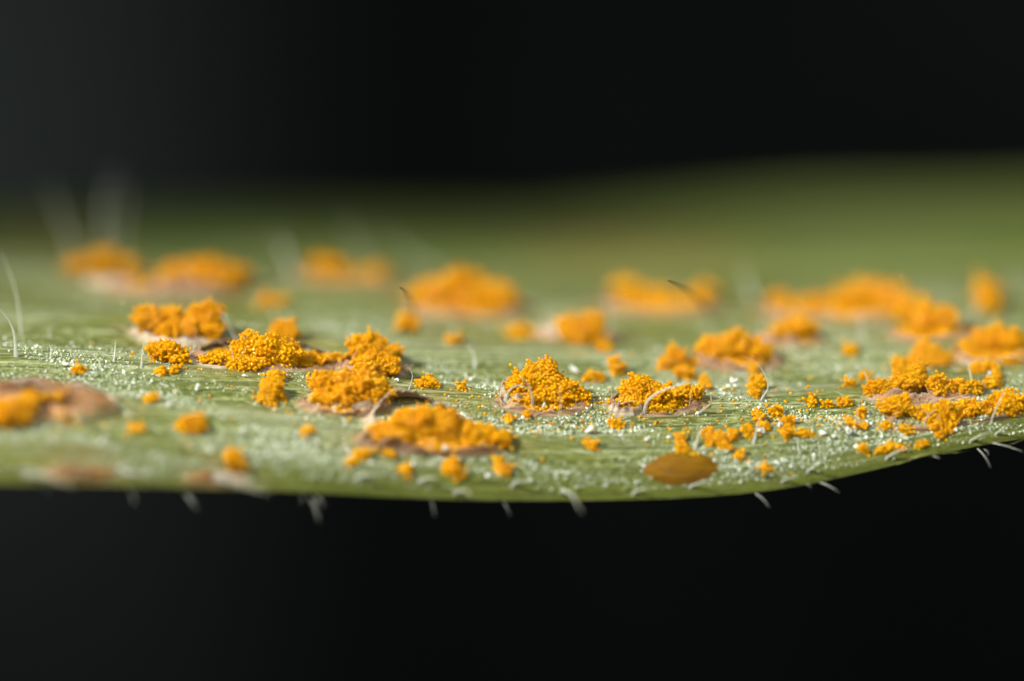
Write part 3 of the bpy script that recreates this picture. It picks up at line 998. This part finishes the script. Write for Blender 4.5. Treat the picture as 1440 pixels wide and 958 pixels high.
# ------------------------------------------------------------------ loose clumps
CL = [
    ('sharp orange clump at upper left of the long split pustule', 237, 498, 26, 17, [(222, 490, 12, 10), (252, 505, 12, 10)]),
    ('round orange ball behind the long split pustule', 400, 468, 21, 18, []),
    ('tall sharp orange clump below the long split pustule', 383, 552, 18, 22, [(388, 532, 14, 12), (376, 560, 14, 12)]),
    ('tall orange tuft behind the heap crossed by a bent hair', 948, 508, 17, 20, [(962, 526, 14, 14), (936, 514, 12, 10), (974, 512, 14, 8)]),
    ('orange two part clump between the ring skinned and hair crossed heaps', 866, 518, 12, 16, [(836, 532, 16, 9)]),
    ('sharp orange cloud of spores over the sharp right pustule', 1304, 502, 22, 16, [(1300, 490, 10, 10), (1318, 510, 16, 10), (1284, 510, 12, 6)]),
    ('ragged orange tower at upper left of the sharp right pustule', 1266, 522, 12, 15, [(1262, 508, 6, 6), (1276, 528, 10, 8)]),
    ('thin orange tail right of the spore cloud at right', 1340, 502, 10, 4, []),
    ('flat blurred orange clump beneath the heap at right picture edge', 1384, 518, 22, 9, []),
    ('orange clump with a white grain on top near right edge', 1396, 540, 12, 10, [(1402, 528, 6, 6)]),
    ('blurred orange dab under the glinting hair at right edge', 1424, 508, 12, 7, []),
    ('soft orange ball at left below the fibrous row', 268, 601, 20, 15, [(280, 592, 8, 8)]),
    ('very soft orange ball just above the lower left margin', 326, 648, 14, 15, []),
    ('round blurred orange ball above the tall orange knob', 571, 456, 16, 16, []),
    ('small blurred orange ball left of the pink blob', 731, 470, 9, 8, []),
    ('tiny blurred orange ball below the wide back row heap', 637, 480, 6, 5, []),
    ('soft orange clump below the largest near pustule, middle', 634, 659, 15, 15, [(642, 668, 9, 9)]),
    ('soft orange clump below the largest near pustule, right', 709, 661, 14, 11, [(702, 652, 7, 7)]),
    ('small soft orange ball below the largest near pustule', 570, 662, 8, 6, []),
    ('soft orange dab at lower left foot of the largest near pustule', 508, 640, 13, 9, [(494, 650, 8, 6)]),
    ('small orange ball in front of brown lip of the largest pustule', 546, 640, 7, 6, []),
    ('small soft orange ball below the tall sharp clump', 432, 608, 7, 7, []),
    ('faint blurred orange ball in the far left, right of the brown skin', 380, 426, 14, 7, []),
    ('small blurred orange ball behind the two part clump', 849, 490, 9, 7, []),
    ('small blurred orange ball standing alone right of the pink cap', 1195, 495, 8, 8, []),
    ('sharp orange clump leaning on a thin curved hair', 1066, 540, 13, 13, [(1060, 522, 6, 6), (1062, 554, 8, 6)]),
    ('spread of sharp orange spores right above the amber blister', 1008, 620, 18, 11, [(1028, 614, 10, 10), (998, 612, 5, 8), (1018, 628, 10, 6)]),
    ('sharp orange dab right of the spread above the amber blister', 1051, 608, 9, 8, []),
    ('upright orange pair beside a pale upright hair', 1066, 590, 5, 11, [(1074, 600, 6, 7)]),
    ('round sharp orange dab in the scattered row at right', 1091, 580, 9, 8, []),
    ('orange dab just below the round dab of the scattered row', 1109, 594, 8, 7, []),
    ('orange dab at left end of the lowest scattered pair', 1108, 610, 8, 8, []),
    ('orange dab at right end of the lowest scattered pair', 1132, 612, 11, 6, []),
    ('tiny upright orange pair in the upper scattered row', 1141, 566, 4, 8, []),
    ('tiny orange dab between two dabs of the upper scattered row', 1163, 569, 5, 4, []),
    ('tiny round orange dab at right of the upper scattered row', 1189, 568, 6, 6, []),
    ('orange dab above a white flake left of the sharp right pustule', 1212, 582, 6, 8, []),
    ('slanted orange dab beside the white flake at right', 1208, 600, 10, 5, [(1198, 596, 4, 5)]),
    ('orange tuft sitting on the back rim of the amber blister', 960, 634, 10, 9, [(956, 618, 6, 7), (974, 642, 9, 5)]),
    ('small orange ball right of the amber blister', 1040, 643, 7, 6, []),
    ('tiny orange speck far right of the amber blister near margin', 1076, 658, 5, 4, []),
    ('small orange ball above the right margin', 1214, 633, 6, 6, []),
    ('small orange pair above the right margin', 1250, 630, 6, 6, [(1240, 634, 5, 4), (1262, 631, 6, 4)]),
    ('single orange dab on the margin below the right pustule', 1296, 626, 6, 4, []),
    ('upright orange dab in the grainy green below the hair crossed heap', 867, 598, 7, 7, []),
    ('tiny orange dab in front of the pale ringed heap, left', 715, 590, 4, 7, []),
    ('tiny orange ball in front of the pale ringed heap, middle', 742, 585, 4, 4, []),
    ('small orange ball in the grainy green near the centre', 830, 626, 6, 5, []),
    ('flat sharp orange cluster right of the tall orange knob', 601, 541, 14, 6, [(602, 536, 6, 5)]),
    ('tiny orange dot right of the flat sharp cluster', 650, 545, 4, 4, []),
    ('small orange dab right of the big left blister', 212, 562, 9, 6, []),
    ('small orange dab under the sharp upper left clump', 226, 524, 8, 5, [(244, 522, 4, 6)]),
    ('soft upright orange dab below the big left blister', 87, 588, 6, 8, []),
    ('faint tiny orange dab in soft green at left', 191, 605, 4, 4, []),
    ('tiny orange dab on the ridge behind the big left blister', 111, 521, 6, 4, []),
    ('upright orange dab on a curled white fibre', 991, 542, 7, 8, [(992, 534, 5, 5)]),
    ('round orange clump at right foot of the pale ringed heap', 822, 562, 10, 12, []),
    ('thin upright orange dab in front of the hair crossed heap', 945, 572, 5, 9, []),
    ('small orange dab under left end of the sharp right pustule', 1246, 600, 9, 5, [(1272, 606, 7, 8)]),
    ('small orange balls at left tip of the sharp right pustule', 1216, 530, 7, 6, [(1196, 540, 6, 6)]),
    ('blurred orange ball standing alone at far right of the back row', 1389, 415, 18, 21, [(1392, 428, 12, 14)]),
]
for lab, px, v, rx, ry, more in CL:
    clump(lab, px, v, rx, ry, more)

# ------------------------------------------------------------------ hairs
NHAIR = [0]


def hair(pix, width, dtip=0.0, dbase=None, foot=True, label=None, bulb=1.5):
    """pix: picture points from root to tip; width in picture hundredths at the root; dtip: depth of the tip relative to the root"""
    pix = np.asarray(pix, float)
    if dbase is None:
        p, _, _ = at(*pix[0])
        d0 = float(unproj(p)[2])
    else:
        d0 = dbase
    s = np.linspace(0, len(pix) - 1, 22)
    xy = catmull(np.arange(len(pix)), pix, s)
    q = s / s[-1]
    d = d0 + dtip * q
    P = proj(xy[:, 0], xy[:, 1], d)
    if foot:
        P[0] = P[0] - UV * 0.03
    rad = width * 0.78 / 200.0 * (1 - (0.55 if label else 0.93) * q ** 1.2)
    if foot:
        rad *= 1 + (bulb - 1) * np.exp(-(q / 0.08) ** 2)
    rad[-1] = 0.002
    base = P[0].copy()
    V, F = tube(P, rad)
    o = link('leaf_hair', new_mesh('leaf_hair', V - base, F), M_BROWN if label else M_HAIR, LEAF, base - LEAF_BASE)
    if label: o['label'] = label
    NHAIR[0] += 1
    return o


HAIRS = [
    # sharp hairs standing on the top
    ([(23, 502), (20, 470), (12, 450), (-3, 432)], 7, -0.2),
    ([(30, 470), (24, 420), (12, 380), (-2, 350)], 3, 0.3),
    ([(71, 505), (72, 492), (68, 482)], 4, 0),
    ([(142, 520), (139, 508), (130, 498), (118, 492)], 3, 0),
    ([(199, 516), (200, 498), (203, 476)], 4, 0),
    ([(160, 508), (162, 490), (162, 478)], 4, 0.2),
    ([(334, 482), (326, 466), (316, 448), (306, 430)], 5, -0.3),
    ([(340, 512), (338, 502), (343, 492)], 4, -0.3),
    ([(749, 574), (748, 556), (742, 540), (731, 528)], 6, -0.4),
    ([(711, 566), (716, 550), (728, 542), (742, 546)], 5, -0.3),
    ([(906, 580), (911, 564), (926, 552), (950, 543), (975, 536)], 7, -0.5),
    ([(1070, 562), (1080, 545), (1074, 524), (1062, 510), (1042, 500)], 3, -0.2),
    ([(1060, 622), (1064, 604), (1068, 585)], 5, 0),
    ([(978, 628), (984, 608), (990, 592)], 6, -0.1),
    ([(982, 582), (992, 574), (1000, 566), (998, 552), (990, 542)], 5, -0.3),
    ([(1202, 608), (1204, 590), (1207, 572)], 4, 0),
    ([(1218, 552), (1221, 540), (1217, 527), (1211, 520)], 4, 0),
    ([(1368, 545), (1365, 528), (1361, 512), (1353, 504)], 5, 0),
    ([(1300, 598), (1304, 586), (1316, 576)], 4, -0.2),
    ([(1394, 592), (1402, 572), (1415, 545)], 5, -0.3),
    ([(1447, 512), (1425, 502), (1405, 502)], 4, -0.3),
    ([(575, 548), (580, 528), (572, 514)], 2, 0),
    ([(1123, 632), (1122, 622), (1116, 614)], 4, 0),
    ([(405, 524), (398, 516), (390, 512)], 2.5, -0.3),
    ([(668, 516), (666, 498), (654, 482)], 6, 0),
    # soft hairs further back
    ([(586, 452), (580, 428), (572, 412), (562, 404)], 6.0, -3.6, None, True, 'thin brown curved hair leaning forward', 1.0),
    ([(1004, 448), (985, 425), (962, 406), (938, 394)], 6.5, -4.2, None, True, 'thin brown curved hair leaning forward', 1.0),
    ([(712, 396), (705, 378), (698, 362)], 7, -0.4),
    ([(150, 368), (146, 320), (152, 270), (160, 236)], 8, 2.2),
    ([(170, 366), (172, 320), (175, 280), (172, 240)], 5, 2.2),
    ([(108, 366), (92, 320), (76, 282), (62, 252)], 6, 2.0),
    ([(414, 392), (404, 362), (392, 338), (380, 322)], 9, 1.4),
    ([(520, 384), (500, 340), (480, 300)], 7, 2.0),
    ([(620, 384), (560, 350), (530, 320)], 6, 2.0),
    ([(1214, 470), (1212, 450), (1220, 440)], 8, -0.3),
    ([(860, 470), (855, 430), (848, 398)], 4, 0.6),
    ([(1060, 420), (1050, 396), (1046, 372)], 9, 0.6),
    ([(215, 420), (214, 410), (213, 402)], 5, 0),
    ([(312, 470), (316, 450), (306, 428)], 9, 0.6),
    ([(600, 432), (606, 420), (612, 410)], 9, -0.3),
    # margin
    ([(110, 594), (114, 584), (108, 572)], 7.44, -0.4),
    ([(172, 574), (180, 582), (190, 590)], 5.58, -0.6),
    ([(145, 620), (150, 604), (154, 588)], 6.82, -0.2),
    ([(1050, 666), (1064, 655), (1078, 648)], 4.34, -0.3),
    ([(1136, 662), (1150, 652), (1164, 642)], 4.96, -0.4),
    ([(1100, 676), (1112, 672), (1124, 670)], 3.72, -0.2),
    ([(1246, 644), (1264, 634), (1282, 630)], 4.34, -0.3),
    ([(1364, 620), (1384, 610), (1400, 606)], 3.72, -0.4),
    ([(1400, 610), (1412, 602), (1420, 594)], 3.72, -0.3),
    ([(1308, 640), (1314, 642), (1322, 644)], 3.1, -0.2),
    ([(970, 684), (988, 678), (1006, 676)], 4.34, -0.3),
    ([(890, 694), (902, 688), (914, 688)], 4.34, -0.2),
    ([(720, 682), (730, 677), (742, 674)], 4.96, -0.2),
    ([(590, 676), (604, 672), (618, 672)], 5.58, -0.2),
    ([(500, 672), (516, 668), (530, 668)], 5.58, -0.2),
    ([(790, 690), (802, 694), (810, 706), (818, 720)], 6.2, -1.2),
    ([(640, 692), (655, 690), (662, 700)], 5.58, -0.8),
    ([(300, 668), (330, 676), (378, 696)], 4.96, -0.4),
    ([(306, 664), (340, 672), (382, 690)], 3.1, -0.5),
    ([(296, 672), (330, 682), (366, 694)], 3.1, -0.3),
    ([(30, 660), (64, 666), (100, 680)], 4.96, -0.4),
    ([(36, 668), (70, 672), (104, 684)], 3.72, -0.6),
    ([(180, 664), (204, 668), (216, 674)], 4.96, -0.5),
]
for h in HAIRS:
    hair(*h)
# thin curved hairs strewn over the upper side
_r = np.random.default_rng(314)
for k in range(34):
    hx = _r.uniform(20, 1420); hv = _r.uniform(470, 640) if k < 24 else _r.uniform(400, 470)
    if hv > np.interp(hx, COLS, ROWV[:, 1]) - 12: continue
    L_ = _r.uniform(14, 46); an = _r.normal(0.25, 0.5); cv = _r.normal(0, 0.35)
    hair([(hx, hv), (hx - L_ * 0.5 * math.sin(an), hv - L_ * 0.5 * math.cos(an)), (hx - L_ * math.sin(an + cv), hv - L_ * math.cos(an + cv))], _r.uniform(2.0, 4.0), _r.uniform(-0.5, 0.3))
# hairs of the underside that hang below the margin: rooted under the leaf, a little behind its edge
for px, v0, qx, qy, w, db in (
        (603, 698, 611, 726, 3.5, 0.2), (703, 700, 717, 724, 3.5, 0.1), (430, 690, 449, 734, 5, -0.9), (420, 690, 425, 708, 4, -0.6),
        (436, 690, 456, 712, 6, -1.6), (176, 680, 190, 708, 7, -1.6), (246, 682, 277, 715, 6, -1.5), (60, 678, 66, 692, 7, -2.4),
        (1057, 690, 1082, 713, 6, -0.6), (1146, 676, 1180, 692, 6, -0.6), (1130, 680, 1141, 686, 3, 0.1), (1374, 630, 1393, 657, 5, 0.3),
        (1390, 622, 1438, 635, 7, -0.5), (1384, 632, 1390, 640, 3, 0.3), (203, 682, 201, 692, 3, -0.4), (136, 680, 138, 686, 4, -0.6)):
    mx, my = (px + qx) / 2 + 1.5, (v0 + qy) / 2 - 1
    de = float(unproj(S(px, 0.05))[2][0])
    hair([(px, v0), (mx, my), (qx, qy)], w * 0.45, -0.25, dbase=de * 0.9, foot=False)

# ------------------------------------------------------------------ pale flakes
def flake(label, px, v, w, h, seed):
    r = np.random.default_rng(seed)
    base, n, t = at(px, v + h * 0.6)
    d = unproj(base)[2]
    c = proj(np.array(px), np.array(v), np.array(d - 0.02))
    VV, FF, nn = [], [], 0
    for q in range(5):
        V = (ICO_V * r.uniform(0.35, 1.15, (12, 1))) @ rand_rot(1, r)[0].T * (0.95 if q == 0 else r.uniform(0.4, 0.7))
        o_ = r.uniform(-0.75, 0.75, 3) * (q > 0)
        V = V + o_
        VV.append(c + V[:, :1] * RV * w / 210 + V[:, 1:2] * DV * min(w, h) / 210 + V[:, 2:3] * UV * h / 210)
        FF.append(ICO_F + nn); nn += 12
    o = link('wax_flake', new_mesh('wax_flake', np.concatenate(VV) - base, np.concatenate(FF), False), M_FLAKE, None, base)
    tag(o, label, 'wax flake', 'pale flakes lying on the leaf')


for k, f in enumerate([
    ('white flake behind the curled white fibre', 1030, 537, 18, 16),
    ('white flake in the grainy green right of centre', 831, 603, 15, 13),
    ('small round white grain right below the central flake', 874, 613, 8, 7),
    ('small white grain left of the amber blister top', 909, 618, 7, 9),
    ('bright white pair at foot of the pale ringed heap, left grain', 765, 570, 7, 9),
    ('bright white pair at foot of the pale ringed heap, right grain', 774, 564, 9, 11),
    ('white grain on top left of the pale ringed heap', 733, 515, 7, 6),
    ('bright white grain above the largest near pustule', 632, 581, 7, 11),
    ('round white grain on brown lip of the largest near pustule', 627, 630, 9, 9),
    ('white upright flake right of the big left blister', 279, 543, 8, 14),
    ('white grain left of the soft orange ball at left', 238, 569, 10, 8),
    ('white grain at root of the curled white fibre', 981, 580, 7, 6),
    ('white grain beside the spread above the amber blister', 1026, 610, 8, 8),
    ('white flake at foot of the pale upright hair', 1071, 606, 14, 9),
    ('white sliver between the scattered orange dabs', 1097, 595, 8, 11),
    ('flat bright white flake, left of the scattered pair of flakes', 1159, 609, 14, 8),
    ('flat bright white flake, right of the scattered pair of flakes', 1173, 613, 10, 5),
    ('white flake at foot of the hair left of the sharp right pustule', 1194, 608, 11, 13),
    ('white grain on the orange clump near right edge', 1392, 525, 7, 8),
    ('white grain in the middle of the sharp right pustule', 1337, 569, 9, 8),
    ('white grain at upper left of the sharp right pustule', 1254, 563, 7, 7),
    ('white grain right of the tall orange knob', 558, 534, 8, 7),
    ('white grain in front of the fibrous brown skin', 471, 581, 7, 8),
    ('white sliver under the long split pustule', 344, 528, 12, 4),
    ('blurred white grain left of the pink lipped heap', 808, 520, 14, 14),
    ('pale flake behind the ridge at far left', 92, 513, 12, 7),
    ('soft pale grain in lower left green', 447, 622, 9, 9),
]):
    flake(*f, 900 + k)

# ------------------------------------------------------------------ wax crystals all over the leaf, and loose single spores
def crystals():
    r = np.random.default_rng(11)
    n = 122000
    px = r.uniform(-120, 1560, n)
    t = r.triangular(0.9, 4.0, 9.9, n)
    # gathered into patches
    pat = (np.sin(px / 47 + 2.1 * t) + np.sin(px / 113 - 1.3 * t + 1) + np.sin(px / 23 + 5 * t) * 0.7 + r.normal(size=n) * 0.8)
    keep = pat + 1.3 * (0.5 - np.clip((ribs(px, t) - 3.0) / 8.0, 0, 1)) > 0.35
    px, t = px[keep], t[keep]
    P = S(px, t); N = normal(px, np.clip(t, 0.05, NK - 1.1))
    R = np.exp(r.normal(-4.62, 0.45, len(px)))
    R = np.clip(R, 0.005, 0.030)
    V, F = grains(P + N * (R * 0.35)[:, None], R, r, 'oct', (0.5, 1.6))
    o = link('wax_bloom', new_mesh('wax_bloom', V - LEAF_BASE, F, False), M_WAX, LEAF)
    tag(o, kind='stuff')


crystals()


def dust():
    r = np.random.default_rng(23)
    px, t = [], []
    for cx, cv, sx, st, n in ((1130, 590, 90, 0.5, 34), (1310, 575, 80, 0.7, 40), (790, 590, 80, 0.6, 16), (520, 560, 90, 0.7, 22), (330, 530, 90, 0.6, 14),
                              (930, 570, 60, 0.6, 16), (620, 620, 100, 0.6, 14), (1400, 520, 60, 0.8, 14), (250, 480, 60, 0.5, 8),
                              (720, 560, 420, 1.3, 90), (1180, 585, 140, 0.8, 90), (760, 575, 70, 0.35, 40), (500, 575, 80, 0.4, 40), (920, 580, 70, 0.35, 40)):
        t0 = t_at(cx, cv)
        px += list(cx + r.normal(size=n) * sx); t += list(np.clip(t0 + r.normal(size=n) * st, 0.4, 9.5))
    px = np.array(px); t = np.array(t)
    P = S(px, t) + UV * 0.018
    V, F = grains(P, 0.023 * r.uniform(0.6, 1.25, len(px)), r, False)
    o = link('loose_spores', new_mesh('loose_spores', V, F), M_SPORE)
    tag(o, 'single orange spores scattered over the leaf surface', 'spores', None, 'stuff')


dust()


def paint_halos():
    me, px, t, jb = LEAF_GRID
    h = np.zeros((len(px), len(t)))
    for hx, ht, ha, hb in HALOS + [(880, 12.2, 200, 1.2), (70, 12.0, 120, 0.9)]:
        q = ((px[:, None] - hx) / ha) ** 2 + ((t[None, :] - ht) / hb) ** 2
        h = np.maximum(h, np.exp(-q ** 1.5) * (0.55 if ht > 10 else 1.0))
    full = np.concatenate([h.ravel(), h[:, jb].ravel()])
    me.attributes.new('halo', 'FLOAT', 'POINT').data.foreach_set('value', full.astype(np.float32))


paint_halos()
print('TRIS', sum(len(m.loop_triangles) or sum(p.loop_total - 2 for p in m.polygons) for m in bpy.data.meshes))
